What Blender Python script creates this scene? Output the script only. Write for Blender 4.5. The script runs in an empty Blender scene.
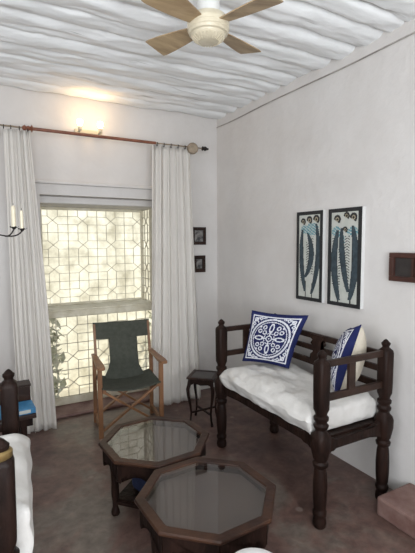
import bpy, bmesh, math, random
from mathutils import Vector, Matrix, noise
random.seed(4)
PI = math.pi
scene = bpy.context.scene
COL = scene.collection
H = 2.80

# ------------------------------------------------------------------ materials
def mat(name, col, rough=0.6, col2=None, scale=8.0, detail=4.0, bump=0.0, bscale=None, metal=0.0,
        stretch=(1, 1, 1), lo=0.35, hi=0.65, spec=0.5):
    m = bpy.data.materials.new(name); m.use_nodes = True
    nt = m.node_tree; N = nt.nodes; L = nt.links
    b = N['Principled BSDF']
    b.inputs['Base Color'].default_value = (*col, 1)
    b.inputs['Roughness'].default_value = rough
    b.inputs['Metallic'].default_value = metal
    b.inputs['Specular IOR Level'].default_value = spec
    tc = N.new('ShaderNodeTexCoord'); mp = N.new('ShaderNodeMapping')
    mp.inputs['Scale'].default_value = stretch
    L.new(tc.outputs['Object'], mp.inputs['Vector'])
    if col2 is not None:
        n = N.new('ShaderNodeTexNoise'); n.inputs['Scale'].default_value = scale
        n.inputs['Detail'].default_value = detail; n.inputs['Roughness'].default_value = 0.6
        L.new(mp.outputs['Vector'], n.inputs['Vector'])
        r = N.new('ShaderNodeValToRGB')
        r.color_ramp.elements[0].position = lo; r.color_ramp.elements[1].position = hi
        r.color_ramp.elements[0].color = (*col, 1); r.color_ramp.elements[1].color = (*col2, 1)
        L.new(n.outputs['Fac'], r.inputs['Fac']); L.new(r.outputs['Color'], b.inputs['Base Color'])
    if bump:
        n2 = N.new('ShaderNodeTexNoise'); n2.inputs['Scale'].default_value = bscale or scale * 2
        n2.inputs['Detail'].default_value = 5
        L.new(mp.outputs['Vector'], n2.inputs['Vector'])
        bp = N.new('ShaderNodeBump'); bp.inputs['Strength'].default_value = bump; bp.inputs['Distance'].default_value = 0.02
        L.new(n2.outputs['Fac'], bp.inputs['Height']); L.new(bp.outputs['Normal'], b.inputs['Normal'])
    return m

def emit(name, col, s):
    m = bpy.data.materials.new(name); m.use_nodes = True
    b = m.node_tree.nodes['Principled BSDF']
    b.inputs['Base Color'].default_value = (*col, 1)
    b.inputs['Emission Color'].default_value = (*col, 1); b.inputs['Emission Strength'].default_value = s
    return m

M = {}
M['wall'] = mat('whitewashed plaster', (0.60, 0.574, 0.552), 0.9, (0.66, 0.64, 0.622), 1.6, 5, 0.35, 9, spec=0.2)
M['ceil'] = mat('limewashed ceiling plaster', (0.82, 0.84, 0.84), 0.85, (0.90, 0.915, 0.92), 5, 6, 0.5, 14, stretch=(.35, 1, 1), spec=0.2)
M['dark'] = mat('dark carved hardwood', (0.009, 0.005, 0.004), 0.45, (0.023, 0.0115, 0.0085), 14, 5, 0.25, 40, stretch=(1, 1, .3), spec=.12)
M['dark2'] = mat('dark brown hardwood', (0.015, 0.0075, 0.0055), 0.42, (0.036, 0.018, 0.012), 10, 5, 0.15, 40, stretch=(.4, 1, 1), spec=.25)
M['rim'] = mat('worn red brown table wood', (0.022, 0.010, 0.007), 0.4, (0.056, 0.025, 0.014), 7, 5, 0.12, 40, spec=.25)
M['honey'] = mat('honey coloured folding chair wood', (0.17, 0.078, 0.034), 0.45, (0.29, 0.14, 0.065), 9, 5, 0.08, 40, stretch=(1, 1, .25))
M['canvas'] = mat('grey green chair canvas', (0.060, 0.064, 0.052), 0.95, (0.076, 0.080, 0.066), 30, 3, 0.2, 220, spec=0.15)
M['mattress'] = mat('off white cotton cover', (0.60, 0.58, 0.55), 0.95, (0.68, 0.665, 0.64), 6, 5, 0.5, 13, spec=0.15)
M['cream'] = mat('cream cushion cloth', (0.52, 0.47, 0.38), 0.95, (0.60, 0.55, 0.46), 9, 4, 0.3, 60, spec=0.15)
M['white'] = mat('white cushion cloth', (0.83, 0.82, 0.82), 0.9, (0.87, 0.86, 0.86), 9, 4, 0.1, 60, spec=0.15)
M['blue'] = mat('indigo blue cotton', (0.013, 0.017, 0.070), 0.9, (0.018, 0.024, 0.10), 12, 3, 0.1, 80, spec=0.2)
M['pattern'] = mat('white applique cloth', (0.60, 0.61, 0.66), 0.9, (0.68, 0.69, 0.72), 30, 3, 0.1, 80, spec=0.2)
M['lattice'] = mat('aged cream window metal', (0.46, 0.42, 0.32), 0.6, (0.56, 0.52, 0.42), 20, 3)
M['sill'] = mat('weathered cream sill paint', (0.56, 0.51, 0.38), 0.6, (0.70, 0.66, 0.54), 10, 5, 0.2, 30)
M['rod'] = mat('coppery brown rod', (0.16, 0.055, 0.03), 0.4, (0.24, 0.09, 0.05), 12, 3)
M['pale'] = mat('pale turned wood', (0.21, 0.16, 0.11), 0.5, (0.30, 0.24, 0.17), 30, 3, 0.2, 60)
M['iron'] = mat('black wrought iron', (0.02, 0.016, 0.014), 0.45, (0.035, 0.028, 0.024), 20, 3, 0, None, 0.6)
M['brass'] = mat('tarnished brass', (0.22, 0.15, 0.06), 0.38, (0.34, 0.24, 0.10), 14, 4, 0.1, 50, metal=0.8)
M['candle'] = mat('ivory candle wax', (0.62, 0.56, 0.42), 0.5, (0.68, 0.62, 0.48), 12, 2)
M['blade'] = mat('worn tan fan blade', (0.26, 0.18, 0.10), 0.42, (0.46, 0.34, 0.20), 9, 5, 0.05, 30, stretch=(.4, 2, 1))
M['fan'] = mat('cream fan enamel', (0.55, 0.49, 0.36), 0.32, (0.62, 0.56, 0.43), 18, 4)
M['fanw'] = mat('white fan enamel', (0.66, 0.66, 0.64), 0.4, (0.72, 0.72, 0.70), 12, 3)
M['black'] = mat('black print border', (0.010, 0.011, 0.013), 0.6, (0.016, 0.017, 0.019), 20, 2)
M['paper'] = mat('off white print ground', (0.44, 0.46, 0.42), 0.8, (0.52, 0.53, 0.49), 12, 3)
M['pod'] = mat('slate blue printed pod', (0.022, 0.036, 0.048), 0.7, (0.042, 0.064, 0.078), 30, 3)
M['teal'] = mat('teal printed leaf', (0.08, 0.22, 0.26), 0.7, (0.16, 0.33, 0.37), 60, 3)
M['ochre'] = mat('ochre printed ring', (0.28, 0.24, 0.16), 0.7, (0.36, 0.31, 0.22), 30, 3)
M['canvas_edge'] = mat('white canvas edge', (0.66, 0.66, 0.65), 0.8, (0.7, 0.7, 0.69), 20, 3)
M['mahog'] = mat('reddish mahogany frame', (0.036, 0.013, 0.009), 0.4, (0.065, 0.022, 0.014), 14, 4, 0.1, 40)
M['photo'] = mat('faded dark photograph', (0.035, 0.035, 0.037), 0.35, (0.24, 0.23, 0.22), 22, 3, lo=.42, hi=.6)
M['darkglass'] = mat('dim dark panel', (0.022, 0.018, 0.017), 0.35, (0.04, 0.033, 0.03), 14, 3)
M['step'] = mat('red oxide worn concrete', (0.155, 0.082, 0.068), 0.65, (0.25, 0.165, 0.145), 7, 6, 0.3, 22, spec=.3)
M['bookblue'] = mat('bright blue box card', (0.02, 0.13, 0.28), 0.5, (0.04, 0.20, 0.38), 20, 3)
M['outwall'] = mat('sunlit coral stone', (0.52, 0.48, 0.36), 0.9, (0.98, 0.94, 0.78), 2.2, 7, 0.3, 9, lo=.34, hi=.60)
M['leaf'] = mat('pale green leaf', (0.36, 0.36, 0.24), 0.6, (0.58, 0.57, 0.44), 12, 4)
M['ground'] = mat('pale dusty ground', (0.5, 0.46, 0.36), 0.9, (0.62, 0.58, 0.48), 4, 5)
M['cable'] = mat('grimy grey cable', (0.24, 0.22, 0.20), 0.7, (0.38, 0.36, 0.33), 8, 3)
M['bulb'] = emit('glowing bulb', (1.0, 0.80, 0.52), 7)
M['blueshade'] = mat('deep blue folded cloth', (0.012, 0.02, 0.06), 0.9, (0.02, 0.032, 0.09), 10, 3, .2, 40)

def add_cracks(m, col, stretch, scale, a, b_):
    nt = m.node_tree; N = nt.nodes; L = nt.links; b = N['Principled BSDF']
    src = b.inputs['Base Color'].links[0].from_socket
    tc = N.new('ShaderNodeTexCoord'); mp = N.new('ShaderNodeMapping'); mp.inputs['Scale'].default_value = stretch
    L.new(tc.outputs['Object'], mp.inputs['Vector'])
    n = N.new('ShaderNodeTexNoise'); n.inputs['Scale'].default_value = scale; n.inputs['Detail'].default_value = 6; n.inputs['Distortion'].default_value = .4
    L.new(mp.outputs['Vector'], n.inputs['Vector'])
    r = N.new('ShaderNodeValToRGB'); r.color_ramp.elements[0].position = a; r.color_ramp.elements[0].color = (0, 0, 0, 1)
    r.color_ramp.elements[1].position = b_; r.color_ramp.elements[1].color = (1, 1, 1, 1)
    L.new(n.outputs['Fac'], r.inputs['Fac'])
    mx = N.new('ShaderNodeMixRGB'); L.new(r.outputs['Color'], mx.inputs['Fac']); L.new(src, mx.inputs['Color1']); mx.inputs['Color2'].default_value = (*col, 1)
    L.new(mx.outputs['Color'], b.inputs['Base Color'])
add_cracks(M['ceil'], (.42, .42, .41), (.35, 4.0, 1), 4.5, .66, .76)

def floor_mat():
    m = bpy.data.materials.new('worn red oxide floor'); m.use_nodes = True
    nt = m.node_tree; N = nt.nodes; L = nt.links; b = N['Principled BSDF']
    tc = N.new('ShaderNodeTexCoord')
    def nz(s, d, dist=0.0):
        n = N.new('ShaderNodeTexNoise'); n.inputs['Scale'].default_value = s; n.inputs['Detail'].default_value = d
        n.inputs['Roughness'].default_value = .65; n.inputs['Distortion'].default_value = dist
        L.new(tc.outputs['Object'], n.inputs['Vector']); return n
    def ramp(n, stops):
        r = N.new('ShaderNodeValToRGB'); e = r.color_ramp.elements
        e[0].position, e[0].color = stops[0][0], (*stops[0][1], 1)
        e[1].position, e[1].color = stops[-1][0], (*stops[-1][1], 1)
        for p_, c_ in stops[1:-1]:
            q = e.new(p_); q.color = (*c_, 1)
        L.new(n.outputs['Fac'], r.inputs['Fac']); return r
    big = ramp(nz(1.5, 7, .5), [(.36, (0.085, 0.050, 0.043)), (.5, (0.145, 0.086, 0.071)), (.60, (0.155, 0.126, 0.106))])
    fine = ramp(nz(13, 8, .3), [(.33, (0.62, 0.60, 0.60)), (.56, (1, 1, 1)), (.74, (1.4, 1.35, 1.3))])
    mx = N.new('ShaderNodeMixRGB'); mx.blend_type = 'MULTIPLY'; mx.inputs['Fac'].default_value = 1
    L.new(big.outputs['Color'], mx.inputs['Color1']); L.new(fine.outputs['Color'], mx.inputs['Color2'])
    v = N.new('ShaderNodeTexVoronoi'); v.inputs['Scale'].default_value = 3.2; v.inputs['Randomness'].default_value = 1
    L.new(tc.outputs['Object'], v.inputs['Vector'])
    sp = N.new('ShaderNodeValToRGB'); sp.color_ramp.elements[0].position = .05; sp.color_ramp.elements[0].color = (1, 1, 1, 1)
    sp.color_ramp.elements[1].position = .085; sp.color_ramp.elements[1].color = (0, 0, 0, 1)
    L.new(v.outputs['Distance'], sp.inputs['Fac'])
    mx2 = N.new('ShaderNodeMixRGB'); mx2.inputs['Color2'].default_value = (0.24, 0.19, 0.165, 1)
    ml = N.new('ShaderNodeMath'); ml.operation = 'MULTIPLY'; ml.inputs[1].default_value = .6
    L.new(sp.outputs['Color'], ml.inputs[0]); L.new(ml.outputs[0], mx2.inputs['Fac'])
    L.new(mx.outputs['Color'], mx2.inputs['Color1']); L.new(mx2.outputs['Color'], b.inputs['Base Color'])
    rr = N.new('ShaderNodeMapRange'); rr.inputs['To Min'].default_value = .27; rr.inputs['To Max'].default_value = .62
    L.new(nz(6, 6).outputs['Fac'], rr.inputs['Value']); L.new(rr.outputs[0], b.inputs['Roughness'])
    bp = N.new('ShaderNodeBump'); bp.inputs['Strength'].default_value = .35; bp.inputs['Distance'].default_value = .01
    L.new(nz(9, 6).outputs['Fac'], bp.inputs['Height']); L.new(bp.outputs['Normal'], b.inputs['Normal'])
    return m
M['floor'] = floor_mat()

def cloth_mat():
    m = bpy.data.materials.new('sheer off white curtain cotton'); m.use_nodes = True
    nt = m.node_tree; N = nt.nodes; L = nt.links; b = N['Principled BSDF']; out = N['Material Output']
    b.inputs['Roughness'].default_value = .95; b.inputs['Specular IOR Level'].default_value = .1
    tc = N.new('ShaderNodeTexCoord'); n = N.new('ShaderNodeTexNoise'); n.inputs['Scale'].default_value = 4
    L.new(tc.outputs['Object'], n.inputs['Vector'])
    r = N.new('ShaderNodeValToRGB'); r.color_ramp.elements[0].color = (.77, .74, .70, 1); r.color_ramp.elements[1].color = (.83, .80, .76, 1)
    L.new(n.outputs['Fac'], r.inputs['Fac']); L.new(r.outputs['Color'], b.inputs['Base Color'])
    t = N.new('ShaderNodeBsdfTranslucent'); t.inputs['Color'].default_value = (.82, .78, .72, 1)
    mx = N.new('ShaderNodeMixShader'); mx.inputs['Fac'].default_value = .28
    L.new(b.outputs[0], mx.inputs[1]); L.new(t.outputs[0], mx.inputs[2]); L.new(mx.outputs[0], out.inputs['Surface'])
    return m
M['curtain'] = cloth_mat()

def glass_mat():
    m = bpy.data.materials.new('clear table glass'); m.use_nodes = True
    nt = m.node_tree; N = nt.nodes; L = nt.links; out = N['Material Output']; N.remove(N['Principled BSDF'])
    f = N.new('ShaderNodeFresnel'); f.inputs['IOR'].default_value = 1.75
    g = N.new('ShaderNodeBsdfGlossy'); g.inputs['Roughness'].default_value = .02; g.inputs['Color'].default_value = (1, 1, 1, 1)
    t = N.new('ShaderNodeBsdfTransparent'); t.inputs['Color'].default_value = (.93, .93, .93, 1)
    mx = N.new('ShaderNodeMixShader')
    ge = N.new('ShaderNodeNewGeometry'); iv = N.new('ShaderNodeMath'); iv.operation = 'SUBTRACT'; iv.inputs[0].default_value = 1
    L.new(ge.outputs['Backfacing'], iv.inputs[1]); mu = N.new('ShaderNodeMath'); mu.operation = 'MULTIPLY'
    L.new(f.outputs[0], mu.inputs[0]); L.new(iv.outputs[0], mu.inputs[1]); L.new(mu.outputs[0], mx.inputs['Fac']); L.new(t.outputs[0], mx.inputs[1]); L.new(g.outputs[0], mx.inputs[2])
    L.new(mx.outputs[0], out.inputs['Surface'])
    return m
M['glass'] = glass_mat()

# ------------------------------------------------------------------ helpers
def thing(name, label, cat, loc=(0, 0, 0), rotz=0.0, group=None):
    o = bpy.data.objects.new(name, None); COL.objects.link(o)
    o.location = loc; o.rotation_euler = (0, 0, rotz); o.empty_display_size = .1
    o['label'] = label; o['category'] = cat
    if group: o['group'] = group
    return o

def tag(o, label, cat, group=None):
    o['label'] = label; o['category'] = cat
    if group: o['group'] = group
    return o

def obj(name, bm, mats, parent=None, smooth=False, loc=None, bevel=0, subsurf=0, label=None, ang=40):
    me = bpy.data.meshes.new(name)
    bmesh.ops.recalc_face_normals(bm, faces=bm.faces)
    bm.to_mesh(me); bm.free()
    for m in (mats if isinstance(mats, (list, tuple)) else [mats]): me.materials.append(m)
    o = bpy.data.objects.new(name, me); COL.objects.link(o)
    if parent: o.parent = parent
    if loc: o.location = loc
    if smooth:
        me.polygons.foreach_set('use_smooth', [True] * len(me.polygons))
        me.set_sharp_from_angle(angle=math.radians(ang))
    if bevel:
        b = o.modifiers.new('bevel', 'BEVEL'); b.width = bevel; b.segments = 2; b.limit_method = 'ANGLE'
    if subsurf:
        s = o.modifiers.new('sub', 'SUBSURF'); s.levels = subsurf; s.render_levels = subsurf
    if label: o['label'] = label
    return o

def struct(name, bm, m, **k):
    o = obj(name, bm, m, **k); o['kind'] = 'structure'; return o

def B(): return bmesh.new()

def box(bm, lo, hi, rot=None, piv=None, mi=0):
    x0, y0, z0 = lo; x1, y1, z1 = hi
    co = [(x0, y0, z0), (x1, y0, z0), (x1, y1, z0), (x0, y1, z0), (x0, y0, z1), (x1, y0, z1), (x1, y1, z1), (x0, y1, z1)]
    if rot is not None:
        pv = Vector(piv); co = [rot @ (Vector(c) - pv) + pv for c in co]
    v = [bm.verts.new(c) for c in co]
    for f in ((3, 2, 1, 0), (4, 5, 6, 7), (0, 1, 5, 4), (1, 2, 6, 5), (2, 3, 7, 6), (3, 0, 4, 7)):
        bm.faces.new([v[i] for i in f]).material_index = mi
    return v

def bar(bm, a, b, w, h, up=(0, 0, 1)):
    a = Vector(a); b = Vector(b); d = (b - a).normalized(); up = Vector(up)
    s = d.cross(up).normalized(); u = s.cross(d).normalized()
    v = []
    for p in (a, b):
        for sx, sz in ((-1, -1), (1, -1), (1, 1), (-1, 1)):
            v.append(bm.verts.new(p + s * sx * w / 2 + u * sz * h / 2))
    for f in ((0, 1, 2, 3), (7, 6, 5, 4), (0, 4, 5, 1), (1, 5, 6, 2), (2, 6, 7, 3), (3, 7, 4, 0)):
        bm.faces.new([v[i] for i in f])

def loft(bm, rings, seg=20, c=(0, 0)):
    """rings: (z, r, n) superellipse sections; n = 2 round, larger = squarer"""
    R = []
    for z, r, n in rings:
        ring = []
        for k in range(seg):
            a = 2 * PI * (k + .5) / seg
            ca, sa = math.cos(a), math.sin(a)
            q = (abs(ca) ** n + abs(sa) ** n) ** (-1.0 / n)
            ring.append(bm.verts.new((c[0] + r * q * ca, c[1] + r * q * sa, z)))
        R.append(ring)
    for a, b in zip(R, R[1:]):
        for k in range(seg):
            bm.faces.new((a[k], a[(k + 1) % seg], b[(k + 1) % seg], b[k]))
    bm.faces.new(R[0][::-1]); bm.faces.new(R[-1])

def tube(bm, pts, r, seg=8, radii=None):
    pts = [Vector(p) for p in pts]; R = []
    up = Vector((0, 0, 1))
    for i, p in enumerate(pts):
        d = (pts[min(i + 1, len(pts) - 1)] - pts[max(i - 1, 0)]).normalized()
        u = Vector((1, 0, 0)) if abs(d.z) > .95 else up
        s = d.cross(u).normalized(); t = s.cross(d).normalized()
        rr = radii[i] if radii else r
        R.append([bm.verts.new(p + (s * math.cos(2 * PI * k / seg) + t * math.sin(2 * PI * k / seg)) * rr) for k in range(seg)])
    for a, b in zip(R, R[1:]):
        for k in range(seg): bm.faces.new((a[k], a[(k + 1) % seg], b[(k + 1) % seg], b[k]))
    bm.faces.new(R[0][::-1]); bm.faces.new(R[-1])

def prism(bm, pts, ax, t0, t1):
    """extrude a 2D outline; ax = axis of extrusion; pts in the two remaining axes (cyclic order x,y,z minus ax)"""
    def P(p, t):
        return {'x': (t, p[0], p[1]), 'y': (p[0], t, p[1]), 'z': (p[0], p[1], t)}[ax]
    a = [bm.verts.new(P(p, t0)) for p in pts]; b = [bm.verts.new(P(p, t1)) for p in pts]
    n = len(pts)
    for k in range(n): bm.faces.new((a[k], a[(k + 1) % n], b[(k + 1) % n], b[k]))
    f1 = bm.faces.new(a[::-1]); f2 = bm.faces.new(b)
    bmesh.ops.triangulate(bm, faces=[f1, f2])

def lathe_h(bm, prof, a, axis, seg=16):
    """profile (t, r) along axis direction from point a"""
    a = Vector(a); d = Vector(axis).normalized()
    u = Vector((0, 0, 1)) if abs(d.z) < .9 else Vector((1, 0, 0))
    s = d.cross(u).normalized(); t = s.cross(d)
    R = [[bm.verts.new(a + d * q + (s * math.cos(2 * PI * k / seg) + t * math.sin(2 * PI * k / seg)) * max(r, 1e-4)) for k in range(seg)] for q, r in prof]
    for A, C in zip(R, R[1:]):
        for k in range(seg): bm.faces.new((A[k], A[(k + 1) % seg], C[(k + 1) % seg], C[k]))
    bm.faces.new(R[0][::-1]); bm.faces.new(R[-1])

# ------------------------------------------------------------------ room shell
XL, YB = -4.3, -5.2          # left wall and rear wall
bm = B(); box(bm, (XL - .2, YB - .2, -.12), (.2, 0, 0)); struct('floor', bm, M['floor'])
# back wall with the window recess
ox0, ox1, oz1 = -1.73, -0.60, 1.962
bm = B()
box(bm, (XL - .2, 0, -.12), (ox0, .24, H + .12))
box(bm, (ox1, 0, -.12), (.2, .24, H + .12))
box(bm, (ox0, 0, oz1), (ox1, .24, H + .12))
struct('wall_back', bm, M['wall'])
bm = B(); box(bm, (0, YB - .2, -.12), (.2, 0, H + .12)); struct('wall_right', bm, M['wall'])
bm = B()   # left wall with a daylight opening
wy0, wy1, wz0, wz1 = -4.6, -2.9, .9, 2.3
box(bm, (XL - .2, YB - .2, -.12), (XL, wy0, H + .12)); box(bm, (XL - .2, wy1, -.12), (XL, 0, H + .12))
box(bm, (XL - .2, wy0, -.12), (XL, wy1, wz0)); box(bm, (XL - .2, wy0, wz1), (XL, wy1, H + .12))
struct('wall_left', bm, M['wall'])
bm = B()
rx0, rx1, rz0, rz1 = -3.4, -1.2, .7, 2.3
box(bm, (XL, YB - .2, -.12), (rx0, YB, H + .12)); box(bm, (rx1, YB - .2, -.12), (0, YB, H + .12))
box(bm, (rx0, YB - .2, -.12), (rx1, YB, rz0)); box(bm, (rx0, YB - .2, rz1), (rx1, YB, H + .12))
struct('wall_rear', bm, M['wall'])
# ledge moulding over the recess
bm = B(); box(bm, (ox0 - .12, -.035, 2.052), (ox1 + .2, .02, 2.082)); struct('trim_1', bm, M['wall'], bevel=.008)
# raised threshold in the recess
bm = B(); box(bm, (ox0 + .002, -.045, 0.0), (ox1 - .002, .26, .028)); struct('trim_2', bm, M['step'], bevel=.012)

# ceiling: whitewashed poles running parallel to the window wall
nx, ny = 90, 420
bm = B(); V = []
random.seed(11)
edges = [0.0]
while edges[-1] < -YB + .2: edges.append(edges[-1] + random.uniform(.14, .25))
dep = [random.uniform(.020, .040) for _ in edges]
for j in range(ny + 1):
    row = []
    for i in range(nx + 1):
        x = XL + (-XL) * i / nx; y = (YB) * j / ny
        yy = -y + .035 * noise.noise(Vector((x * .9, y * .4, 3))) + .010 * noise.noise(Vector((x * 4, y * 2, 7)))
        k = 0
        while k < len(edges) - 2 and yy > edges[k + 1]: k += 1
        t = min(max((yy - edges[k]) / (edges[k + 1] - edges[k]), 0), 1)
        d = dep[k] * (1 - abs(2 * t - 1) ** 2.6) ** .6
        d *= 1 + .25 * noise.noise(Vector((x * 1.3, k * 3.1, 0)))
        d += .012 * noise.noise(Vector((x * 5, y * 14, 1))) + .006 * noise.noise(Vector((x * 14, y * 30, 5)))
        row.append(bm.verts.new((x, y, H + .025 - d)))
    V.append(row)
for j in range(ny):
    for i in range(nx): bm.faces.new((V[j][i], V[j + 1][i], V[j + 1][i + 1], V[j][i + 1]))
top = [bm.verts.new(p) for p in ((XL, YB, H + .12), (0, YB, H + .12), (0, 0, H + .12), (XL, 0, H + .12))]
bm.faces.new(top)
struct('ceiling', bm, M['ceil'], smooth=True, ang=70)

# concrete step against the right wall
bm = B(); box(bm, (-.295, -3.6, 0), (0, -2.297, .112)); o = obj('trim_3', bm, M['step'], bevel=.014)
o['kind'] = 'structure'

# ------------------------------------------------------------------ window
win = bpy.data.objects.new('window_1', None); COL.objects.link(win); win.location = (-1.165, .22, .028); win['kind'] = 'structure'
def lattice(bm, org, du, W, Hh, nu, nv, t=.007, off=(1, 1)):
    """octagon-and-cross lattice in the plane org + u*du + v*z"""
    org = Vector(org); du = Vector(du); dz = Vector((0, 0, 1)); n = du.cross(dz)
    gu, gv = W / nu, Hh / nv
    P = lambda u, v: org + du * u * gu + dz * v * gv
    def seg(a, b): bar(bm, P(*a), P(*b), t, t * 1.3, up=n)
    X = {(i, j) for i in range(off[0], nu, 3) for j in range(off[1], nv, 3)}
    for i in range(nu + 1):
        for j in range(nv):
            if (i, j) not in X and (i - 1, j) not in X: seg((i, j), (i, j + 1))
    for j in range(nv + 1):
        for i in range(nu):
            if (i, j) not in X and (i, j - 1) not in X: seg((i, j), (i + 1, j))
    for i in range(off[0], nu, 3):
        for j in range(off[1], nv, 3):
            seg((i, j), (i + 1, j + 1)); seg((i + 1, j), (i, j + 1))
def wl(p): return Vector(p) - win.location
bm = B(); lattice(bm, wl((-1.70, .50, .93)), (1, 0, 0), 1.05, .96, 11, 12, t=.005); struct('upper_lattice', bm, M['lattice'], parent=win)
bm = B(); lattice(bm, wl((-.645, .25, .93)), (0, 1, 0), .25, .96, 3, 12); struct('side_lattice', bm, M['lattice'], parent=win)
bm = B(); lattice(bm, wl((-1.705, .25, .93)), (0, 1, 0), .25, .96, 3, 12); struct('side_lattice', bm, M['lattice'], parent=win)
bm = B(); lattice(bm, wl((-1.70, .22, .10)), (1, 0, 0), 1.07, .76, 11, 9, off=(2, 1), t=.006); struct('lower_lattice', bm, M['lattice'], parent=win)
bm = B()
for lo, hi in (((-1.728, .20, .028), (-.602, .239, .095)), ((-1.728, .20, .86), (-.602, .239, .915)),
               ((-1.728, .20, .095), (-1.70, .239, .86)), ((-.632, .20, .095), (-.602, .239, .86))):
    box(bm, wl(lo), wl(hi))
struct('lower_frame', bm, M['sill'], parent=win, bevel=.006)
bm = B(); box(bm, wl((-1.728, .205, .9155)), wl((-.602, .56, .932))); struct('sill', bm, M['sill'], parent=win, bevel=.004)
bm = B()
for x in (-1.72, -.66):
    for y in (.225, .49): box(bm, wl((x, y, .932)), wl((x + .03, y + .03, 1.9)))
box(bm, wl((-1.69, .49, .932)), wl((-.66, .52, .955))); box(bm, wl((-1.69, .49, 1.872)), wl((-.66, .52, 1.90)))
struct('upper_frame', bm, M['sill'], parent=win, bevel=.004)
bm = B(); box(bm, wl((-1.75, .2405, 1.9)), wl((-.58, .56, 1.985)));
struct('bay_top', bm, M['wall'], parent=win)
bm = B(); box(bm, wl((-1.728, .11, 1.90)), wl((-.602, .239, 1.961))); struct('lintel', bm, M['wall'], parent=win, bevel=.01)

# outside
bm = B(); box(bm, (-9, .6, -1.3), (7, 12, -1.2)); struct('ground', bm, M['ground'])
bt = thing('neighbouring_house', 'pale sunlit stone house seen blurred through the window lattice', 'building', (0, 4.2, -1.2))
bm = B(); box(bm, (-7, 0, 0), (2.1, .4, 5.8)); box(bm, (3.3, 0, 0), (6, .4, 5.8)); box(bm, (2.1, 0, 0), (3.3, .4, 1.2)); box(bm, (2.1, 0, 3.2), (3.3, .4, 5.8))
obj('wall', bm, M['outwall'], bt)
bm = B(); box(bm, (2.1, .12, 1.2), (3.3, .2, 3.2)); obj('window_shutter', bm, M['pale'], bt)
def bush(loc, s, label, seed, n=260):
    t = thing('shrub', label, 'shrub', loc)
    rnd = random.Random(seed)
    bm = B()
    for k in range(5):
        a = rnd.uniform(0, 2 * PI); tube(bm, [(0, 0, 0), (math.cos(a) * s[0] * .3, math.sin(a) * s[1] * .3, s[2] * .5), (math.cos(a) * s[0] * .7, math.sin(a) * s[1] * .7, s[2] * .95)], .012)
    obj('stem', bm, M['pale'], t)
    bm = B()
    for k in range(n):
        d = Vector((rnd.gauss(0, 1), rnd.gauss(0, 1), rnd.gauss(0, 1))).normalized() * rnd.random() ** .4
        c = Vector((d.x * s[0], d.y * s[1], s[2] * .6 + d.z * s[2] * .45))
        R = Matrix.Rotation(rnd.uniform(0, 6.3), 3, 'Z') @ Matrix.Rotation(rnd.uniform(-1.2, 1.2), 3, 'X')
        L = rnd.uniform(.05, .09)
        vs = [bm.verts.new(c + R @ Vector(q)) for q in ((-L * .45, 0, 0), (0, -L, 0), (L * .45, 0, 0), (0, L, .02))]
        bm.faces.new(vs)
    obj('foliage', bm, M['leaf'], t)
bush((-1.56, .95, -1.2), (.17, .2, 2.1), 'leafy climbing shrub close outside the lower left of the lattice', 3, 260)
bush((.9, 2.9, -1.2), (.7, .4, 2.0), 'rounded green shrub outside against the pale house', 5, 420)

# ------------------------------------------------------------------ curtains and rod
def curtain(name, label, xt, xm, xb, folds, seed, y0=-.235):
    rnd = random.Random(seed); bm = B(); nu, nv = 120, 40; V = []
    ph = [rnd.uniform(0, 6.28) for _ in range(4)]
    for j in range(nv + 1):
        v = j / nv; z = .012 + (2.415 - .012) * v
        if v > .42:
            w = (v - .42) / .58; a = xm[0] + (xt[0] - xm[0]) * w; b = xm[1] + (xt[1] - xm[1]) * w
        else:
            w = v / .42; a = xb[0] + (xm[0] - xb[0]) * w; b = xb[1] + (xm[1] - xb[1]) * w
        row = []
        for i in range(nu + 1):
            u = i / nu
            amp = .016 - .006 * v
            uu = u + .015 * math.sin(3 * v + ph[0])
            d = amp * math.sin(2 * PI * folds * uu + ph[1]) + amp * .5 * math.sin(2 * PI * folds * 1.73 * uu + ph[2] + v) + .008 * math.sin(2 * PI * folds * 3.1 * uu + ph[3])
            x = a + (b - a) * u + .006 * math.sin(2 * PI * folds * 2 * uu)
            row.append(bm.verts.new((x, y0 + d, z)))
        V.append(row)
    for j in range(nv):
        for i in range(nu): bm.faces.new((V[j][i], V[j][i + 1], V[j + 1][i + 1], V[j + 1][i]))
    o = obj(name, bm, M['curtain'], smooth=True, ang=80)
    s = o.modifiers.new('thick', 'SOLIDIFY'); s.thickness = .002
    return tag(o, label, 'curtain')
curtain('curtain', 'long white cotton curtain hanging left of the window, behind the low wooden table', (-2.0, -1.815), (-2.0, -1.735), (-1.985, -1.70), 4, 1)
curtain('curtain', 'long white cotton curtain hanging right of the window, behind the director chair', (-.80, -.43), (-.83, -.375), (-.86, -.33), 5, 8)

rt = thing('curtain_rod', 'long coppery brown curtain rod with turned ends above the window', 'curtain rod', (-1.1, -.235, 2.437))
rx = lambda x: x + 1.1
bm = B(); tube(bm, [(rx(-1.82), 0, 0), (rx(-.77), 0, 0)], .013, 12); obj('pole', bm, M['rod'], rt, smooth=True)
bm = B(); tube(bm, [(rx(-2.13), 0, .002), (rx(-1.82), 0, 0)], .007, 8); obj('thin_rod', bm, M['pale'], rt, smooth=True)
bm = B(); tube(bm, [(rx(-.77), 0, 0), (rx(-.30), 0, .0)], .0065, 8); obj('thin_rod', bm, M['pale'], rt, smooth=True)
bm = B(); lathe_h(bm, [(0, .012), (.01, .03), (.022, .014), (.035, .02), (.05, .012), (.06, .024), (.075, .016), (.085, .0)], (rx(-1.79), 0, 0), (-1, 0, 0)); obj('collar', bm, M['rod'], rt, smooth=True)
bm = B(); lathe_h(bm, [(0, .008), (.012, .022), (.024, .013), (.036, .022), (.05, .018), (.06, .008), (.07, .012), (.08, 0)], (rx(-.305), 0, 0), (1, 0, 0)); obj('finial', bm, M['iron'], rt, smooth=True)
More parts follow.
